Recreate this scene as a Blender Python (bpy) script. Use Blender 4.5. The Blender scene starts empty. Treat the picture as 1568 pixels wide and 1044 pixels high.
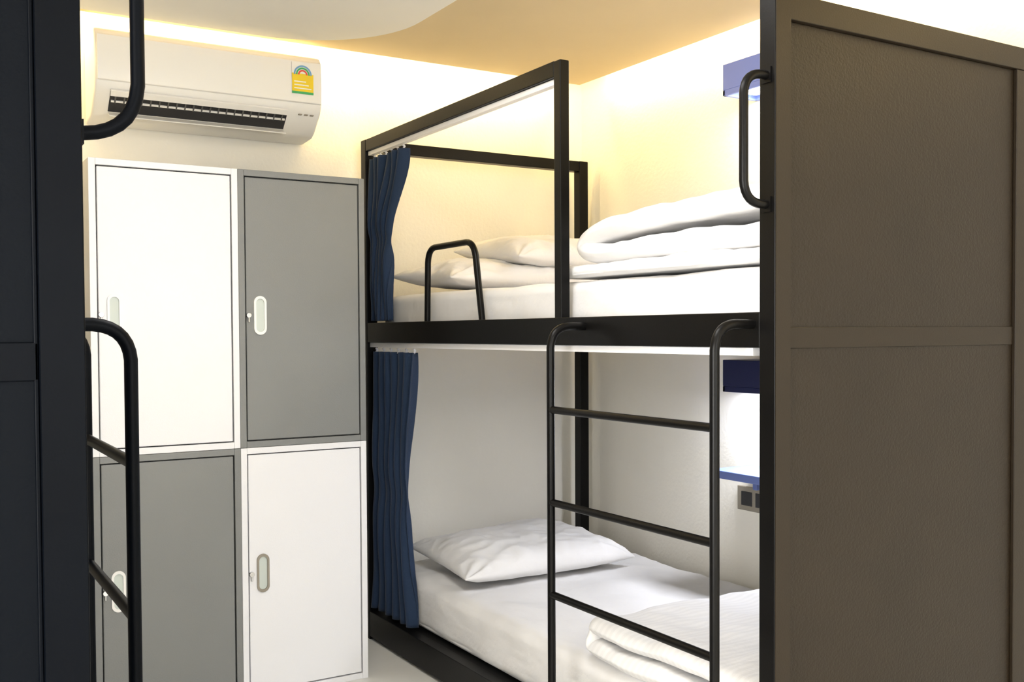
import bpy, bmesh, math, random
from mathutils import Vector, Matrix, noise
random.seed(3)
S=bpy.context.scene
S.view_settings.view_transform='Standard'
S.view_settings.look='None'
S.view_settings.exposure=0.22

# ---------------------------------------------------------------- materials
def mat(name,col,rough=0.5,metal=0.0,bump=0.0,bscale=40.0,var=0.0,vscale=3.0,emis=None,estr=0.0,coat=0.0,spec=0.5,sheen=0.0):
    m=bpy.data.materials.new(name); m.use_nodes=True
    nt=m.node_tree; b=nt.nodes['Principled BSDF']
    b.inputs['Roughness'].default_value=rough
    b.inputs['Metallic'].default_value=metal
    b.inputs['Specular IOR Level'].default_value=spec
    b.inputs['Coat Weight'].default_value=coat
    b.inputs['Sheen Weight'].default_value=sheen
    tc=nt.nodes.new('ShaderNodeTexCoord')
    n=nt.nodes.new('ShaderNodeTexNoise'); n.inputs['Scale'].default_value=vscale; n.inputs['Detail'].default_value=4
    nt.links.new(tc.outputs['Object'],n.inputs['Vector'])
    r=nt.nodes.new('ShaderNodeValToRGB')
    c=Vector(col)
    r.color_ramp.elements[0].position=0.3; r.color_ramp.elements[1].position=0.7
    r.color_ramp.elements[0].color=(*(c*(1-var)),1); r.color_ramp.elements[1].color=(*[min(1,k) for k in c*(1+var)],1)
    nt.links.new(n.outputs['Fac'],r.inputs['Fac']); nt.links.new(r.outputs['Color'],b.inputs['Base Color'])
    if bump>0:
        n2=nt.nodes.new('ShaderNodeTexNoise'); n2.inputs['Scale'].default_value=bscale; n2.inputs['Detail'].default_value=5
        nt.links.new(tc.outputs['Object'],n2.inputs['Vector'])
        bp=nt.nodes.new('ShaderNodeBump'); bp.inputs['Strength'].default_value=bump; bp.inputs['Distance'].default_value=0.01
        nt.links.new(n2.outputs['Fac'],bp.inputs['Height']); nt.links.new(bp.outputs['Normal'],b.inputs['Normal'])
    if emis:
        b.inputs['Emission Color'].default_value=(*emis,1); b.inputs['Emission Strength'].default_value=estr
    return m
M_wall=mat('wall_paint',(0.87,0.845,0.77),0.75,bump=0.12,bscale=70,var=0.02)
M_ceil=mat('ceiling_warm_dim_tint',(0.60,0.49,0.31),0.8,var=0.03)  # white ceiling; weak warm light on it is put into the tan colour
M_ceilw=mat('aisle_ceiling_paint',(0.80,0.79,0.75),0.8,var=0.02)
M_floor=mat('floor_vinyl',(0.76,0.75,0.71),0.35,var=0.05,bump=0.03)
M_black=mat('black_powder_coat',(0.003,0.0028,0.0027),0.34,bump=0.03,bscale=250,var=0.2,spec=0.15)
M_blackL=mat('black_powder_coat_blue_lit',(0.0011,0.0017,0.0030),0.42,bump=0.03,bscale=250,var=0.2,spec=0.055)  # black coat with the left bunk's blue light put into its colour
M_brown=mat('brown_panel',(0.0150,0.0102,0.0058),0.42,bump=0.18,bscale=190,var=0.10,vscale=5,spec=0.22)
M_brownf=mat('brown_trim_lit_face',(0.0160,0.0108,0.0058),0.42,bump=0.05,bscale=250,var=0.05,spec=0.22)  # brown panel trim; on the post face it stands for warm light
M_panelL=mat('dark_panel_blue_lit',(0.0013,0.0021,0.0036),0.45,bump=0.08,bscale=220,var=0.08,spec=0.055)  # left end panel: blue light put into the dark base colour
M_lockw=mat('locker_white_steel',(0.80,0.80,0.82),0.35,bump=0.08,bscale=300,var=0.01)
M_lockg=mat('locker_grey_steel',(0.195,0.20,0.195),0.42,bump=0.10,bscale=300,var=0.04)
M_gap=mat('dark_gap',(0.05,0.05,0.05),0.8)
M_plw=mat('white_plastic',(0.84,0.83,0.80),0.32)
M_plg=mat('grey_green_plastic',(0.55,0.60,0.56),0.4)
M_steel=mat('brushed_steel',(0.6,0.6,0.6),0.3,metal=1.0)
M_dark=mat('dark_plastic',(0.02,0.02,0.022),0.5)
M_fin=mat('fin_grey',(0.10,0.098,0.095),0.5)
M_track=mat('white_aluminium',(0.85,0.85,0.87),0.4)
M_yel=mat('label_yellow',(0.85,0.62,0.02),0.5)
M_grn=mat('label_green',(0.05,0.38,0.12),0.5)
M_red=mat('label_red',(0.7,0.08,0.05),0.5)
M_blu=mat('label_blue',(0.15,0.35,0.6),0.5)
M_purp=mat('lavender_lacquer',(0.22,0.29,0.72),0.4)
M_shelf=mat('blue_lacquer',(0.12,0.17,0.42),0.4)
M_navyb=mat('navy_lacquer',(0.010,0.014,0.065),0.4)
M_outlet=mat('outlet_taupe',(0.28,0.25,0.20),0.5)
M_led=mat('led_strip_diffuser',(1,0.9,0.7),0.5,emis=(1.0,0.85,0.6),estr=3.0)
M_frame=mat('window_frame_white',(0.8,0.8,0.8),0.4)
M_glass=mat('window_daylight',(0.8,0.85,0.9),0.2,emis=(0.9,0.94,1.0),estr=1.0)
M_lampd=mat('added_lamp_diffuser',(1,1,1),.5,emis=(1,.97,.93),estr=3)
def fabric(name,col,stripe=False,rough=0.85,bs=18,bstr=0.35):
    m=mat(name,col,rough,bump=bstr,bscale=bs,var=0.02,vscale=6,sheen=0.1,spec=0.2)
    if stripe:
        nt=m.node_tree; b=nt.nodes['Principled BSDF']
        tc=nt.nodes.new('ShaderNodeTexCoord'); w=nt.nodes.new('ShaderNodeTexWave')
        w.bands_direction='Y'; w.inputs['Scale'].default_value=14; w.inputs['Distortion'].default_value=0.3
        nt.links.new(tc.outputs['Object'],w.inputs['Vector'])
        r=nt.nodes.new('ShaderNodeValToRGB'); r.color_ramp.elements[0].position=0.45; r.color_ramp.elements[1].position=0.55
        c=Vector(col); r.color_ramp.elements[0].color=(*(c*0.95),1); r.color_ramp.elements[1].color=(*c,1)
        nt.links.new(w.outputs['Fac'],r.inputs['Fac']); nt.links.new(r.outputs['Color'],b.inputs['Base Color'])
    return m
M_sheet=fabric('white_cotton',(0.79,0.78,0.775),bs=14,bstr=.5)
M_duvet=fabric('white_satin_stripe',(0.79,0.78,0.775),stripe=True,bs=14,bstr=.5)
M_curt=fabric('navy_curtain_cloth',(0.019,0.036,0.076),bs=160,bstr=0.15)
M_mattL=fabric('mattress_cloth',(0.8,0.79,0.77))

# ---------------------------------------------------------------- mesh helpers
def box(bm,x0,x1,y0,y1,z0,z1,mi=0):
    if x0>x1:x0,x1=x1,x0
    if y0>y1:y0,y1=y1,y0
    vs=[bm.verts.new((x,y,z)) for z in (z0,z1) for y in (y0,y1) for x in (x0,x1)]
    for f in ((0,2,3,1),(4,5,7,6),(0,1,5,4),(2,6,7,3),(0,4,6,2),(1,3,7,5)):
        fa=bm.faces.new([vs[i] for i in f]); fa.material_index=mi
def fillet(pts,rad,n=7):
    pts=[Vector(p) for p in pts]; out=[pts[0]]
    for i in range(1,len(pts)-1):
        a,b,c=pts[i-1],pts[i],pts[i+1]
        d1=(a-b); d2=(c-b); r=min(rad,d1.length*0.49 if i>1 else d1.length*0.98,d2.length*0.49 if i<len(pts)-2 else d2.length*0.98)
        p1=b+d1.normalized()*r; p2=b+d2.normalized()*r
        for k in range(n+1):
            t=k/n; out.append((1-t)**2*p1+2*t*(1-t)*(b*0.86+(p1+p2)*0.07)+t*t*p2)
    out.append(pts[-1]); return out
def tube(bm,pts,r,seg=14,mi=0):
    pts=[Vector(p) for p in pts]; rings=[]
    t=(pts[1]-pts[0]).normalized(); up=Vector((0,0,1)) if abs(t.z)<0.9 else Vector((1,0,0))
    nrm=(up-t*up.dot(t)).normalized()
    for i,p in enumerate(pts):
        if i==0: tt=(pts[1]-pts[0])
        elif i==len(pts)-1: tt=pts[-1]-pts[-2]
        else: tt=(pts[i+1]-pts[i]).normalized()+(pts[i]-pts[i-1]).normalized()
        tt.normalize(); nrm=(nrm-tt*nrm.dot(tt)).normalized(); bn=tt.cross(nrm)
        rings.append([bm.verts.new(p+r*(math.cos(a)*nrm+math.sin(a)*bn)) for a in [2*math.pi*k/seg for k in range(seg)]])
    for a,b in zip(rings,rings[1:]):
        for k in range(seg):
            f=bm.faces.new((a[k],a[(k+1)%seg],b[(k+1)%seg],b[k])); f.material_index=mi
    f=bm.faces.new(rings[0][::-1]); f.material_index=mi
    f=bm.faces.new(rings[-1]); f.material_index=mi
def finish(name,bm,mats,parent=None,bevel=0.0,seg=2,subd=0,angle=35,solid=0.0):
    bmesh.ops.recalc_face_normals(bm,faces=bm.faces)
    me=bpy.data.meshes.new(name); bm.to_mesh(me); bm.free()
    for m in mats: me.materials.append(m)
    for p in me.polygons: p.use_smooth=True
    if subd==0 and angle: me.set_sharp_from_angle(angle=math.radians(angle))
    o=bpy.data.objects.new(name,me); S.collection.objects.link(o)
    if parent: o.parent=parent
    if solid: 
        md=o.modifiers.new('solid','SOLIDIFY'); md.thickness=solid; md.offset=0
    if bevel>0:
        md=o.modifiers.new('bevel','BEVEL'); md.width=bevel; md.segments=seg; md.limit_method='ANGLE'; md.angle_limit=math.radians(40); md.harden_normals=True
    if subd:
        md=o.modifiers.new('subd','SUBSURF'); md.levels=subd; md.render_levels=subd
    return o
def empty(name,loc=(0,0,0)):
    e=bpy.data.objects.new(name,None); e.empty_display_size=0.1; S.collection.objects.link(e); return e
def N(v,s,seed=0): return noise.noise(Vector(v)*s+Vector((seed*7.3,seed*3.1,seed*1.7)))

# ---------------------------------------------------------------- room
XW,YW=2.66,3.77     # right wall, back wall (inner faces)
XL,YF=-1.05,-2.4
ZC,ZS=2.52,2.245     # slab, suspended ceiling underside
def wallobj(name,b,m):
    bm=bmesh.new(); box(bm,*b); return finish(name,bm,[m])
wallobj('floor',(XL-.1,XW+.1,YF-.1,YW+.1,-0.1,0),M_floor)
wallobj('ceiling',(XL-.1,XW+.1,YF-.1,YW+.1,ZC,ZC+.1),M_ceilw)
wallobj('wall_back',(XL-.1,XW+.1,YW,YW+.1,0,ZC),M_wall)
wallobj('wall_right',(XW,XW+.1,YF,YW,0,ZC),M_wall)
bm=bmesh.new()
W2=(-.2,1.3,.45,1.95)  # opening for the added window in the left wall
box(bm,XL-.1,XL,YF,W2[0],0,ZC); box(bm,XL-.1,XL,W2[1],YW,0,ZC); box(bm,XL-.1,XL,W2[0],W2[1],0,W2[2]); box(bm,XL-.1,XL,W2[0],W2[1],W2[3],ZC)
finish('wall_left',bm,[M_wall])
bm=bmesh.new()
for a in (W2[0],(W2[0]+W2[1])/2-.02,W2[1]-.04): box(bm,XL-.08,XL-.02,a,a+.04,W2[2],W2[3])
box(bm,XL-.08,XL-.02,W2[0],W2[1],W2[2],W2[2]+.04); box(bm,XL-.08,XL-.02,W2[0],W2[1],W2[3]-.04,W2[3])
box(bm,XL-.06,XL-.05,W2[0]+.02,W2[1]-.02,W2[2]+.02,W2[3]-.02,1)
finish('added_window',bm,[M_frame,M_glass])  # unseen window, added to light the lower right bunk
bm=bmesh.new()
box(bm,XL,-0.4,YF-.1,YF,0,ZC); box(bm,1.9,XW,YF-.1,YF,0,ZC); box(bm,-0.4,1.9,YF-.1,YF,0,0.5); box(bm,-0.4,1.9,YF-.1,YF,2.15,ZC)
finish('wall_front',bm,[M_wall])
bm=bmesh.new()
for a in (-0.4,0.35,1.1,1.86): box(bm,a,a+.04,YF-.08,YF-.02,0.5,2.15)
box(bm,-0.4,1.9,YF-.08,YF-.02,0.5,0.54); box(bm,-0.4,1.9,YF-.08,YF-.02,2.11,2.15)
box(bm,-0.38,1.88,YF-.06,YF-.05,0.52,2.13,1)
finish('window_1',bm,[M_frame,M_glass])
# suspended ceiling with cove gap on back and right
XE,YE=2.53,3.60
e=empty('suspended_ceiling')
bm=bmesh.new(); box(bm,XL,XE,YF,YE,ZS,ZS+.03); box(bm,XE-.015,XE,YF,YE,ZS+.03,ZS+.05)
finish('board',bm,[M_ceil],e)
bm=bmesh.new(); out=[]
x0,x1,y0,y1,R=0.15,1.53,-1.5,3.53,0.42
out=[(x0,y0),(x1,y0)]
for k in range(17):
    a=math.pi/2*k/16; out.append((x1-R+R*math.cos(a),y1-R+R*math.sin(a)))
for k in range(17):
    a=math.pi/2*k/16; out.append((x0+R-R*math.sin(a),y1-R+R*math.cos(a)))
f=bm.faces.new([bm.verts.new((x,y,ZS-.015)) for x,y in out])
r=bmesh.ops.extrude_face_region(bm,geom=[f]); bmesh.ops.translate(bm,verts=[v for v in r['geom'] if isinstance(v,bmesh.types.BMVert)],vec=(0,0,.0145))
finish('aisle_board',bm,[M_ceilw],e,bevel=.003)
bm=bmesh.new(); box(bm,XL+.1,XE-.06,YE-.03,YE-.015,ZS+.031,ZS+.045); box(bm,XE-.045,XE-.03,YF+.1,YE-.05,ZS+.031,ZS+.045)
finish('led_strip',bm,[M_led],e)
# flush lamps added above the aisle, out of view, as fill light
def lamp(x,y,sx,sy,en,col):
    e=empty('added_ceiling_lamp')
    bm=bmesh.new(); z1=ZS-.0155; z0=z1-.03; t=.012
    box(bm,x-sx/2-t,x+sx/2+t,y-sy/2-t,y+sy/2+t,z1-.008,z1)
    box(bm,x-sx/2-t,x-sx/2,y-sy/2-t,y+sy/2+t,z0,z1-.008); box(bm,x+sx/2,x+sx/2+t,y-sy/2-t,y+sy/2+t,z0,z1-.008)
    box(bm,x-sx/2,x+sx/2,y-sy/2-t,y-sy/2,z0,z1-.008); box(bm,x-sx/2,x+sx/2,y+sy/2,y+sy/2+t,z0,z1-.008)
    finish('housing',bm,[M_frame],e,bevel=.002)
    bm=bmesh.new(); box(bm,x-sx/2,x+sx/2,y-sy/2,y+sy/2,z0+.010,z0+.014); finish('diffuser',bm,[M_lampd],e)
    L=bpy.data.lights.new('added_bulb','AREA'); L.shape='RECTANGLE'; L.size=sx*.95; L.size_y=sy*.95; L.energy=en; L.color=col
    o=bpy.data.objects.new('added_bulb',L); o.location=(x,y,z0+.006); S.collection.objects.link(o); o.parent=e
lamp(.86,1.75,.50,.90,11,(1,.985,.965))
lamp(.86,-.5,.50,.90,2,(1,.985,.96))

# ---------------------------------------------------------------- bunk beds
def bunk(xf,sg,y0,y1,W,lad_n,lad_f,mf,mfy,mp,bw=0.045,panelR=0.79,hp=.066,hr=.045,lp=.106,dzr=0,hrz=.045):
    """xf: front plane; sg=+1: body extends to +x."""
    X=lambda d: xf+sg*d
    e=empty('bunk_bed')
    H=1.927; HP=1.885
    bm=bmesh.new()
    s=bw
    box(bm,X(0),X(s),y0,y0+s,0,H); box(bm,X(0),X(s),y1-s,y1,0,H)
    box(bm,X(W-s),X(W),y1-s,y1,0,H); box(bm,X(W-s),X(W),y0,y0+s,0,HP)
    finish('posts',bm,[mf],e,bevel=.003)
    bm=bmesh.new()
    ym=2.300 if sg>0 else y0+.79
    box(bm,X(0.002),X(0.032),ym,ym+.032,1.2,H-.002)
    box(bm,X(0.001),X(s-.001),ym+.03,y1-s,H-.045,H-.001)
    box(bm,X(s),X(W-s),y1-s+.001,y1-.001,H-.045,H-.001)
    for (za,zb) in ((1.15,1.225),(0.012,0.11)):
        box(bm,X(0.001),X(s-.005),y0+s,y1-s,za,zb)
        box(bm,X(W-s+.005),X(W-.001),y0+s,y1-s,za,zb)
        box(bm,X(s),X(W-s),y1-s+.002,y1-.002,za,zb)
        box(bm,X(s),X(W-s),y0+.029,y0+s-.002,za,zb)
    finish('rails',bm,[mf],e,bevel=.0025)
    bm=bmesh.new()
    box(bm,X(s-.004),X(W-s+.004),y0+s,y1-s,1.165,1.184); box(bm,X(s-.004),X(W-s+.004),y0+s,y1-s,.09,.107)
    finish('bed_boards',bm,[mf],e)
    bm=bmesh.new()
    box(bm,X(.012),X(.034),y0+s+.03,y1-s,1.132,1.1495); box(bm,X(.012),X(.034),ym+.03,y1-s,H-.062,H-.046)
    finish('curtain_track',bm,[M_track],e,bevel=.001)
    bm=bmesh.new()
    box(bm,X(s),X(W-s),y0+.014,y0+.028,0.11,HP-.055,0)
    box(bm,X(s+panelR),X(W-s),y0+.004,y0+.014,0.11,HP-.055,1)
    box(bm,X(s),X(W-s),y0+.002,y0+.03,HP-.055,HP-.0005,1)
    box(bm,X(s),X(s+.006),y0+.010,y0+.014,0.11,HP-.055,1)
    box(bm,X(s),X(s+panelR),y0+.010,y0+.0145,1.148+dzr,1.193+dzr*.8,1)
    box(bm,X(s),X(W-s),y0+.004,y0+.016,0.0,0.11,1)
    finish('end_panel',bm,[mp,mfy],e,bevel=.002)
    bm=bmesh.new(); box(bm,X(.002),X(s-.0005),y0-.001,y0+.0005,0.0,H-.001); finish('post_face',bm,[mfy],e)  # thin sheet on the post; right bunk's brown is warm light painted on black
    bm=bmesh.new(); p=-lp; r=.0105
    for y in (lad_n,lad_f):
        tube(bm,fillet([(X(.002),y,1.2),(X(p),y,1.2),(X(p),y,0.001)],.055),r)
    for z in (.985,.745,.505,.265):
        tube(bm,[(X(p),lad_n,z),(X(p),lad_f,z)],r*.92)
    finish('ladder',bm,[mf],e)
    bm=bmesh.new(); yc=y0+s/2
    tube(bm,fillet([(X(.002),yc,1.447),(X(-hp),yc,1.447),(X(-hp),yc,1.713),(X(.002),yc,1.713)],hr),.0095)
    for z in (1.447,1.713): box(bm,X(-.004),X(.001),yc-.013,yc+.013,z-.016,z+.016)
    finish('grab_handle',bm,[mf],e)
    bm=bmesh.new(); a,b=(2.765,3.15) if sg>0 else (y0+1.25,y0+1.64)
    tube(bm,fillet([(X(.02),a,1.215),(X(.02),a+.05,1.475),(X(.02),b-.01,1.475),(X(.02),b,1.215)],.05),.0105)
    finish('guard_hoop',bm,[mf],e)
    return e
bunk(1.55,1,1.51,3.675,1.045,1.575,2.189,M_black,M_brownf,M_brown)
bunk(0.209,-1,1.40,3.55,1.06,1.65,2.09,M_blackL,M_blackL,M_panelL,bw=.054,hp=.074,hr=.07,lp=.102,dzr=-.022)

# ---------------------------------------------------------------- mattresses
def softbox(name,x0,x1,y0,y1,z0,z1,m,amp=.006,seed=0,rad=.04,n=46,sc=5):
    bm=bmesh.new(); 
    bmesh.ops.create_cube(bm,size=2)
    bmesh.ops.subdivide_edges(bm,edges=bm.edges,cuts=n,use_grid_fill=True)
    c=Vector(((x0+x1)/2,(y0+y1)/2,(z0+z1)/2)); h=Vector((abs(x1-x0)/2,(y1-y0)/2,(z1-z0)/2)); rr=min(rad,h.z*.98)
    for v in bm.verts:
        p=Vector((v.co.x*h.x,v.co.y*h.y,v.co.z*h.z))
        inn=Vector([max(-h[i]+rr,min(h[i]-rr,p[i])) for i in range(3)])
        d=p-inn
        if d.length>0: p=inn+d.normalized()*rr
        w=c+p
        a=N(w,sc,seed)*amp+abs(N(w,sc*2.7,seed+3))*amp*.6
        dn=d.normalized() if d.length>0 else Vector((0,0,0))
        if dn.z>-.5 : p=p+dn*a
        v.co=c+p
    return finish(name,bm,[m],angle=0)
softbox('mattress',1.605,2.545,1.562,3.615,.108,.290,M_sheet,seed=1,amp=.011,sc=6,n=64)
softbox('mattress',1.605,2.545,1.562,3.615,1.185,1.325,M_sheet,seed=2,amp=.008,rad=.03)
softbox('mattress',-.80,.135,1.46,3.49,.108,.30,M_mattL,seed=4)
softbox('mattress',-.80,.135,1.46,3.49,1.185,1.335,M_mattL,seed=5)
softbox('folded_quilt',1.602,2.50,1.575,2.40,1.335,1.370,M_sheet,seed=8,amp=.010,rad=.018,n=60,sc=6)

# ---------------------------------------------------------------- pillows
def pillow(name,cx,cy,cz,lx,ly,lz,rot=(0,0,0),seed=0,n=80):
    bm=bmesh.new(); top={};bot={}
    R=Matrix.Rotation(rot[2],3,'Z')@Matrix.Rotation(rot[1],3,'Y')@Matrix.Rotation(rot[0],3,'X')
    for i in range(n+1):
        for j in range(n+1):
            u=2*i/n-1; v=2*j/n-1
            u2=math.sin(u*math.pi/2)*.35+u*.65; v2=math.sin(v*math.pi/2)*.35+v*.65
            k=(1-abs(u)**2.6)*(1-abs(v)**2.6); k=max(k,0)**.55
            px=u2*lx/2*(1-.07*(1-abs(v2)**2)*abs(u2)**3); py=v2*ly/2*(1-.09*(1-abs(u2)**2)*abs(v2)**3)
            w=Vector((px,py,0))
            wr=N(w,7,seed)*.014-abs(N(w+Vector((N(w,4,seed)*.1,0,0)),11,seed+1))*.016-abs(N(w,22,seed+5))*.006
            cr=math.exp(-((1-abs(u))**2+(1-abs(v))**2)*5)
            an=math.atan2(1.08-abs(v),1.08-abs(u))
            wr+=math.sin(an*14+seed)*.008*cr
            edge=max(abs(u),abs(v))
            for d,sgn in ((top,1),(bot,-1)):
                z=sgn*k*lz/2+(wr if sgn>0 else wr*.3)*min(1,k*2)
                if sgn<0: z*=.6
                if sgn<0 and edge==1: d[i,j]=top[i,j]; continue
                d[i,j]=bm.verts.new(Vector((cx,cy,cz))+R@Vector((px,py,z)))
    for i in range(n):
        for j in range(n):
            bm.faces.new((top[i,j],top[i+1,j],top[i+1,j+1],top[i,j+1]))
            bm.faces.new((bot[i,j],bot[i,j+1],bot[i+1,j+1],bot[i+1,j]))
    return finish(name,bm,[M_sheet],angle=0)
pillow('pillow',2.015,3.265,.355,.72,.49,.17,rot=(.06,0,-.03),seed=1)
pillow('pillow',2.02,3.34,1.388,.78,.50,.15,rot=(.05,0,0),seed=5)
pillow('pillow',2.22,3.33,1.480,.66,.46,.16,rot=(.10,.0,.05),seed=9)

# ---------------------------------------------------------------- folded duvets
def duvet(name,x0,x1,path,th,seed=0,nx=56,wob=.012,m=None,crease=.016):
    """path: list of (y,z) centre line; ribbon extruded along x"""
    P=fillet([(0,a,b) for a,b in path],.045,6)
    L=[0]
    for a,b in zip(P,P[1:]): L.append(L[-1]+(b-a).length)
    n=int(L[-1]/.016); Q=[]
    for k in range(n+1):
        s=L[-1]*k/n; i=0
        while i<len(L)-2 and L[i+1]<s: i+=1
        t=(s-L[i])/max(1e-6,L[i+1]-L[i]); Q.append(P[i].lerp(P[i+1],t))
    bm=bmesh.new(); G=[]
    for k,q in enumerate(Q):
        a=Q[max(0,k-1)]; b=Q[min(n,k+1)]; t=(b-a).normalized(); nr=Vector((0,-t.z,t.y))
        row=[]
        endk=min(1,(min(k,n-k)+.3)/2.5)
        for side in (1,-1):
            for j in range(nx+1):
                u=j/nx; x=x0+(x1-x0)*u
                ee=min(u,1-u)*(x1-x0); ew=math.sqrt(max(0,1-(1-min(1,ee/(th*.6)))**2))
                w=Vector((x,q.y,q.z))
                off=th/2*(0.08+.92*ew)*math.sqrt(endk)
                dz=N(w,6,seed)*wob+N(w,14,seed+2)*wob*.4
                dy=N((x,q.z*8,0),5,seed+4)*wob*1.5
                xx=x+N((0,q.y*1.0,q.z*6),4,seed+6)*wob*1.5
                cre=-abs(N((x*.5,q.y,q.z),13,seed+9))*crease if side*(1 if t.y>=0 else -1)>0 else 0
                p=Vector((xx,q.y+dy,q.z+dz*.6+cre))+nr*off*side*(1+N(w,9,seed+8)*.15)
                row.append(bm.verts.new(p))
        G.append(row)
    m1=nx+1
    for k in range(n):
        for j in range(nx):
            bm.faces.new((G[k][j],G[k][j+1],G[k+1][j+1],G[k+1][j]))
            bm.faces.new((G[k][m1+j],G[k+1][m1+j],G[k+1][m1+j+1],G[k][m1+j+1]))
        bm.faces.new((G[k][0],G[k+1][0],G[k+1][m1],G[k][m1])); bm.faces.new((G[k][nx],G[k][m1+nx],G[k+1][m1+nx],G[k+1][nx]))
    for k in (0,n):
        for j in range(nx): bm.faces.new((G[k][j],G[k][m1+j],G[k][m1+j+1],G[k][j+1]))
    return finish(name,bm,[m or M_duvet],angle=0,subd=1)
z0=1.407
duvet('folded_duvet',1.64,2.46,[(1.60,z0),(2.30,z0-.002),(2.375,z0+.020),(2.28,z0+.060),(1.95,z0+.078),(1.60,z0+.086)],.062,seed=3,wob=.008,m=M_sheet,crease=.008)
z0=.322
duvet('folded_duvet',1.605,2.42,[(1.60,z0),(2.26,z0),(2.275,z0+.052),(1.60,z0+.064)],.050,seed=11,wob=.016,crease=.016)

# ---------------------------------------------------------------- curtains
def curtain(name,xc,yfar,zt,zb,edge,seed=0,tie=None):
    bm=bmesh.new(); nz=60; nu=110; G=[]
    for i in range(nz+1):
        z=zt+(zb-zt)*i/nz; t=i/nz
        for (ta,ya),(tb,yb) in zip(edge,edge[1:]):
            if ta<=t<=tb:
                k=(t-ta)/(tb-ta); k=k*k*(3-2*k); ye=ya+(yb-ya)*k
        row=[]
        width=yfar-ye
        for j in range(nu+1):
            u=j/nu
            ph=u*2*math.pi*6+ 1.4*math.sin(t*3+u*4+seed)+.8*N((u*2,t*3,seed),1.3)
            amp=.016*(1.0-.5*math.exp(-((t-(tie or 2))/.06)**2))*(1+.5*N((u*3,t*4,seed),1.0))+.003*math.sin(t*9+u*11)
            x=xc+math.sin(ph)*amp+.006*N((u*3,t*2,0),1.5,seed)
            y=ye+width*u+math.cos(ph)*.006
            row.append(bm.verts.new((x,y,z)))
        G.append(row)
    for i in range(nz):
        for j in range(nu): bm.faces.new((G[i][j],G[i][j+1],G[i+1][j+1],G[i+1][j]))
    for k in range(6):
        yy=edge[0][1]+.02+k*(yfar-edge[0][1]-.04)/5
        tube(bm,[(xc,yy,zt-.004),(xc+.006,yy,zt+.008),(xc,yy,zt+.012)],.003,8,1)
    return finish(name,bm,[M_curt,M_track],angle=0,solid=.003)
curtain('curtain',1.575,3.622,1.850,1.232,[(0,3.325),(.48,3.465),(.56,3.47),(1,3.46)],1,tie=.52)
curtain('curtain',1.575,3.622,1.115,.125,[(0,3.25),(.5,3.325),(.56,3.325),(1,3.28)],4,tie=.53)

# ---------------------------------------------------------------- lockers
def locker(x0,x1,z0,z1,m,deco):
    e=empty('locker'); yb=YW-.01; y=3.226; fr=.020
    bm=bmesh.new()
    box(bm,x0,x1,y+.02,yb,z0,z1)
    box(bm,x0,x0+fr,y,y+.021,z0,z1); box(bm,x1-fr,x1,y,y+.021,z0,z1)
    box(bm,x0+fr,x1-fr,y,y+.021,z1-fr,z1); box(bm,x0+fr,x1-fr,y,y+.021,z0,z0+fr)
    finish('body',bm,[m],e,bevel=.0015)
    bm=bmesh.new(); box(bm,x0+fr,x1-fr,y+.0185,y+.0198,z0+fr,z1-fr); finish('door_gap',bm,[M_gap],e)
    g=.0035
    bm=bmesh.new(); box(bm,x0+fr+g,x1-fr-g,y+.002,y+.018,z0+fr+g,z1-fr-g); finish('door',bm,[m],e,bevel=.003,seg=3)
    hx=x0+.068; hz=(z0+z1)/2+deco
    bm=bmesh.new()
    def stad(r,h,n=14):
        pts=[]
        for k in range(n+1): a=math.pi*k/n; pts.append((hx+r*math.cos(a),hz+h+r*math.sin(a)))
        for k in range(n+1): a=math.pi+math.pi*k/n; pts.append((hx+r*math.cos(a),hz-h+r*math.sin(a)))
        return pts
    A=stad(.0205,.042);B=stad(.0135,.040)
    yo=y-.003
    va=[bm.verts.new((a,yo,b)) for a,b in A]; vb=[bm.verts.new((a,yo,b)) for a,b in B]
    va0=[bm.verts.new((a,y+.003,b)) for a,b in A]; vb0=[bm.verts.new((a,y+.0015,b)) for a,b in B]
    n=len(A)
    for k in range(n):
        q=(k+1)%n
        bm.faces.new((va[k],va[q],vb[q],vb[k])); bm.faces.new((va[k],va0[k],va0[q],va[q])); bm.faces.new((vb[k],vb[q],vb0[q],vb0[k]))
    f=bm.faces.new(vb0); f.material_index=1
    finish('pull_handle',bm,[M_plw if m is M_lockg else M_outlet if z0<.5 else M_lockw,M_plg],e,angle=30)
    bm=bmesh.new(); tube(bm,[(x0+.030,y+.004,hz),(x0+.030,y-.008,hz)],.008,16); tube(bm,[(x0+.030,y-.004,hz-.002),(x0+.030,y-.006,hz-.022)],.003,8)
    finish('lock',bm,[M_steel],e,bevel=.001)
    return e
XA,XM,XB=.495,.939,1.372; ZM=.819; ZT=1.71
locker(XA,XM,ZM,ZT,M_lockw,-.02)
locker(XM+.0005,XB,ZM,ZT,M_lockg,-.02)
locker(XA,XM,.0,ZM-.001,M_lockg,.0)
locker(XM+.0005,XB,.0,ZM-.001,M_lockw,.0)

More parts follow.
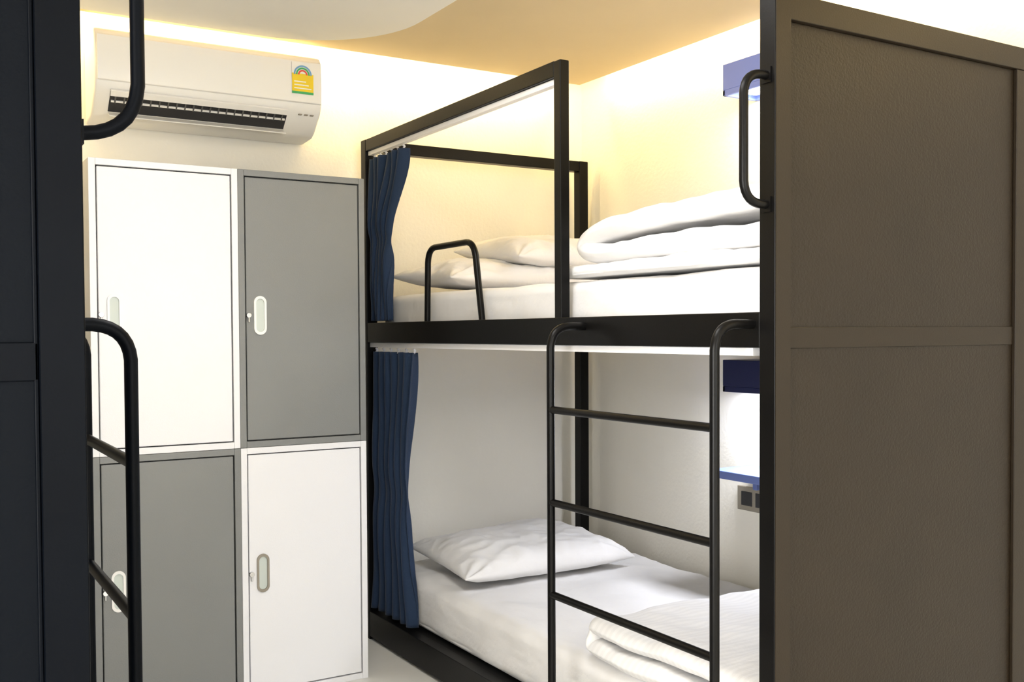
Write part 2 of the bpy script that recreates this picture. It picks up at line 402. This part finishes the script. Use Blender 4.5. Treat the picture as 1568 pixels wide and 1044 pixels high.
# ---------------------------------------------------------------- air conditioner
e=empty('air_conditioner')
DZ=.022
ax0,ax1=.572,1.352; yb=YW-.002
def pz(pr): return [(a,b+DZ) for a,b in pr]
prof=pz([(yb,2.178),(3.60,2.178),(3.575,2.168),(3.562,2.15),(3.556,2.06),(3.560,1.995),(3.575,1.965),(3.640,1.905),(3.665,1.892),(yb,1.885)])
def extr(bm,prof,x0,x1,mi=0):
    a=[bm.verts.new((x0,p,q)) for p,q in prof]; b=[bm.verts.new((x1,p,q)) for p,q in prof]; n=len(prof)
    for k in range(n): f=bm.faces.new((a[k],a[(k+1)%n],b[(k+1)%n],b[k])); f.material_index=mi
    f=bm.faces.new(a[::-1]); f.material_index=mi; f=bm.faces.new(b); f.material_index=mi
bm=bmesh.new(); extr(bm,prof,ax0,ax1); finish('housing',bm,[M_plw],e,bevel=.010,seg=4)
bm=bmesh.new(); extr(bm,pz([(3.5575,2.150),(3.553,2.145),(3.547,2.06),(3.551,2.0),(3.556,1.997),(3.562,2.0),(3.562,2.15)]),ax0+.006,ax1-.006); finish('front_panel',bm,[M_plw],e,bevel=.002)
bm=bmesh.new(); extr(bm,pz([(3.573,1.966),(3.630,1.911),(3.645,1.917),(3.585,1.975)]),ax0+.05,ax1-.125); finish('air_outlet',bm,[M_dark],e)
bm=bmesh.new()
for k in range(21):
    x=ax0+.065+k*.0285; extr(bm,pz([(3.572,1.960),(3.600,1.934),(3.608,1.945),(3.583,1.970)]),x,x+.005)
extr(bm,pz([(3.594,1.940),(3.598,1.936),(3.604,1.942),(3.600,1.948)]),ax0+.055,ax1-.13,1)
finish('air_fins',bm,[M_fin,M_plw],e)
bm=bmesh.new(); extr(bm,pz([(3.632,1.909),(3.600,1.893),(3.598,1.889),(3.634,1.903)]),ax0+.05,ax1-.125); extr(bm,pz([(3.566,1.973),(3.562,1.967),(3.575,1.951),(3.578,1.953)]),ax0+.05,ax1-.125)
finish('louver',bm,[M_plw],e,bevel=.001)
bm=bmesh.new()
for k in range(3): box(bm,ax1-.085+k*.022,ax1-.073+k*.022,3.570,3.586,1.958+DZ,1.961+DZ)
finish('indicator_marks',bm,[M_outlet],e)
bm=bmesh.new(); lx0=ax1-.118; lx1=ax1-.038; ly=3.5465
def quad(bm,xa,xb,za,zb,dy,mi):
    box(bm,xa,xb,ly-dy,ly+.004,za+DZ,zb+DZ,mi)
quad(bm,lx0,lx1,2.035,2.14,.0000,0)
quad(bm,lx0,lx1,2.035,2.100,.0006,1)
quad(bm,lx0,lx1,2.028,2.036,.0008,2)
for r_,mi in ((.034,4),(.026,2),(.018,3)):
    cx=(lx0+lx1)/2; pr=None
    for k in range(17):
        a=math.pi*k/16; p=[(cx+rr*math.cos(a),ly-.001,2.096+DZ+rr*math.sin(a)) for rr in (r_,r_-.006)]
        vs=[bm.verts.new(q) for q in p]
        if pr: f=bm.faces.new((pr[0],vs[0],vs[1],pr[1])); f.material_index=mi
        pr=vs
for k in range(3): quad(bm,lx0+.008,lx1-.008-.01*k,2.045+.012*k,2.049+.012*k,.001,0)
finish('energy_label',bm,[M_plw,M_yel,M_grn,M_red,M_blu],e)

# ---------------------------------------------------------------- wall fittings
M_rl=mat('lamp_diffuser',(1,1,1),.5,emis=(.9,.93,1),estr=6)
def reading(zb,zt,m,en):
    e=empty('reading_light')
    bm=bmesh.new(); x0=2.50; y0_,y1_=2.25,2.685
    box(bm,x0,XW-.001,y0_,y1_,zb+.02,zt); box(bm,x0,x0+.012,y0_,y1_,zb,zb+.02); box(bm,XW-.012,XW-.001,y0_,y1_,zb,zb+.02)
    box(bm,x0,XW-.001,y0_,y0_+.012,zb,zb+.02); box(bm,x0,XW-.001,y1_-.012,y1_,zb,zb+.02)
    finish('housing',bm,[m],e,bevel=.002)
    bm=bmesh.new(); box(bm,x0+.03,XW-.03,y0_+.03,y1_-.03,zb+.012,zb+.019); finish('diffuser',bm,[M_rl],e)
    L=bpy.data.lights.new('lamp','AREA'); L.shape='RECTANGLE'; L.size=.10; L.size_y=.36; L.energy=en; L.color=(.90,.92,1)
    o=bpy.data.objects.new('lamp',L); o.location=(2.58,2.467,zb+.008); S.collection.objects.link(o); o.parent=e
reading(2.01,2.12,M_purp,2.5)
reading(.972,1.085,M_navyb,8)
bm=bmesh.new(); box(bm,2.45,XW-.001,2.15,2.70,.672,.70); box(bm,2.60,XW-.001,2.2,2.22,.62,.672); box(bm,2.60,XW-.001,2.62,2.64,.62,.672)
finish('wall_shelf',bm,[M_shelf],bevel=.003)
bm=bmesh.new(); box(bm,XW-.012,XW-.0005,2.60,2.766,.53,.618,0)
for k in range(2):
    yy=2.618+k*.072; box(bm,XW-.014,XW-.010,yy,yy+.055,.548,.600,1)
finish('power_outlet',bm,[M_outlet,M_dark],bevel=.003)

# ---------------------------------------------------------------- lights
def area(name,loc,direc,sx,sy,en,col):
    L=bpy.data.lights.new(name,'AREA'); L.shape='RECTANGLE'; L.size=sx; L.size_y=sy; L.energy=en; L.color=col
    o=bpy.data.objects.new(name,L); o.location=loc; o.rotation_euler=Vector(direc).to_track_quat('-Z','Y').to_euler(); S.collection.objects.link(o); return o
WARM=(1,.75,.34)
def strip(name,loc,direc,length,w,en,col,axis):
    o=area(name,loc,direc,length,w,en,col)
    d=Vector(direc).normalized(); z=-d; x=Vector(axis).normalized(); y=z.cross(x)
    o.rotation_euler=Matrix((x,y,z)).transposed().to_euler(); return o
strip('cove_light_back',((XL+XE)/2,YE+.02,ZS+.06),(0,.75,-.66),XE-XL-.1,.03,19,WARM,(1,0,0))
strip('cove_light_right',(XE+.02,(YF+YE)/2,ZS+.06),(.75,0,-.66),YE-YF-.1,.03,30,WARM,(0,1,0))
area('window_daylight_front',(.75,YF+.03,1.33),(0,1,-.02),2.2,1.6,50,(.96,.98,1.0))
area('added_fill_left',(XL+.03,(W2[0]+W2[1])/2,1.15),(1,.14,-.05),1.4,1.4,82,(1.0,.985,.96))  # fill light at the added left window, for the lower bunk
w=bpy.data.worlds.new('World'); S.world=w; w.use_nodes=True; w.node_tree.nodes['Background'].inputs[0].default_value=(.8,.9,1,1); w.node_tree.nodes['Background'].inputs[1].default_value=.5

# ---------------------------------------------------------------- camera
cd=bpy.data.cameras.new('Camera'); cam=bpy.data.objects.new('Camera',cd); S.collection.objects.link(cam)
cd.sensor_width=36; cd.lens=35.72; cd.shift_y=.018; cd.clip_start=.05
R=Matrix.Rotation(math.radians(-31.24),4,'Z')@Matrix.Rotation(math.radians(88.5),4,'X')@Matrix.Rotation(math.radians(-.3),4,'Z')
cam.matrix_world=Matrix.Translation((0,0,1.184))@R
S.camera=cam
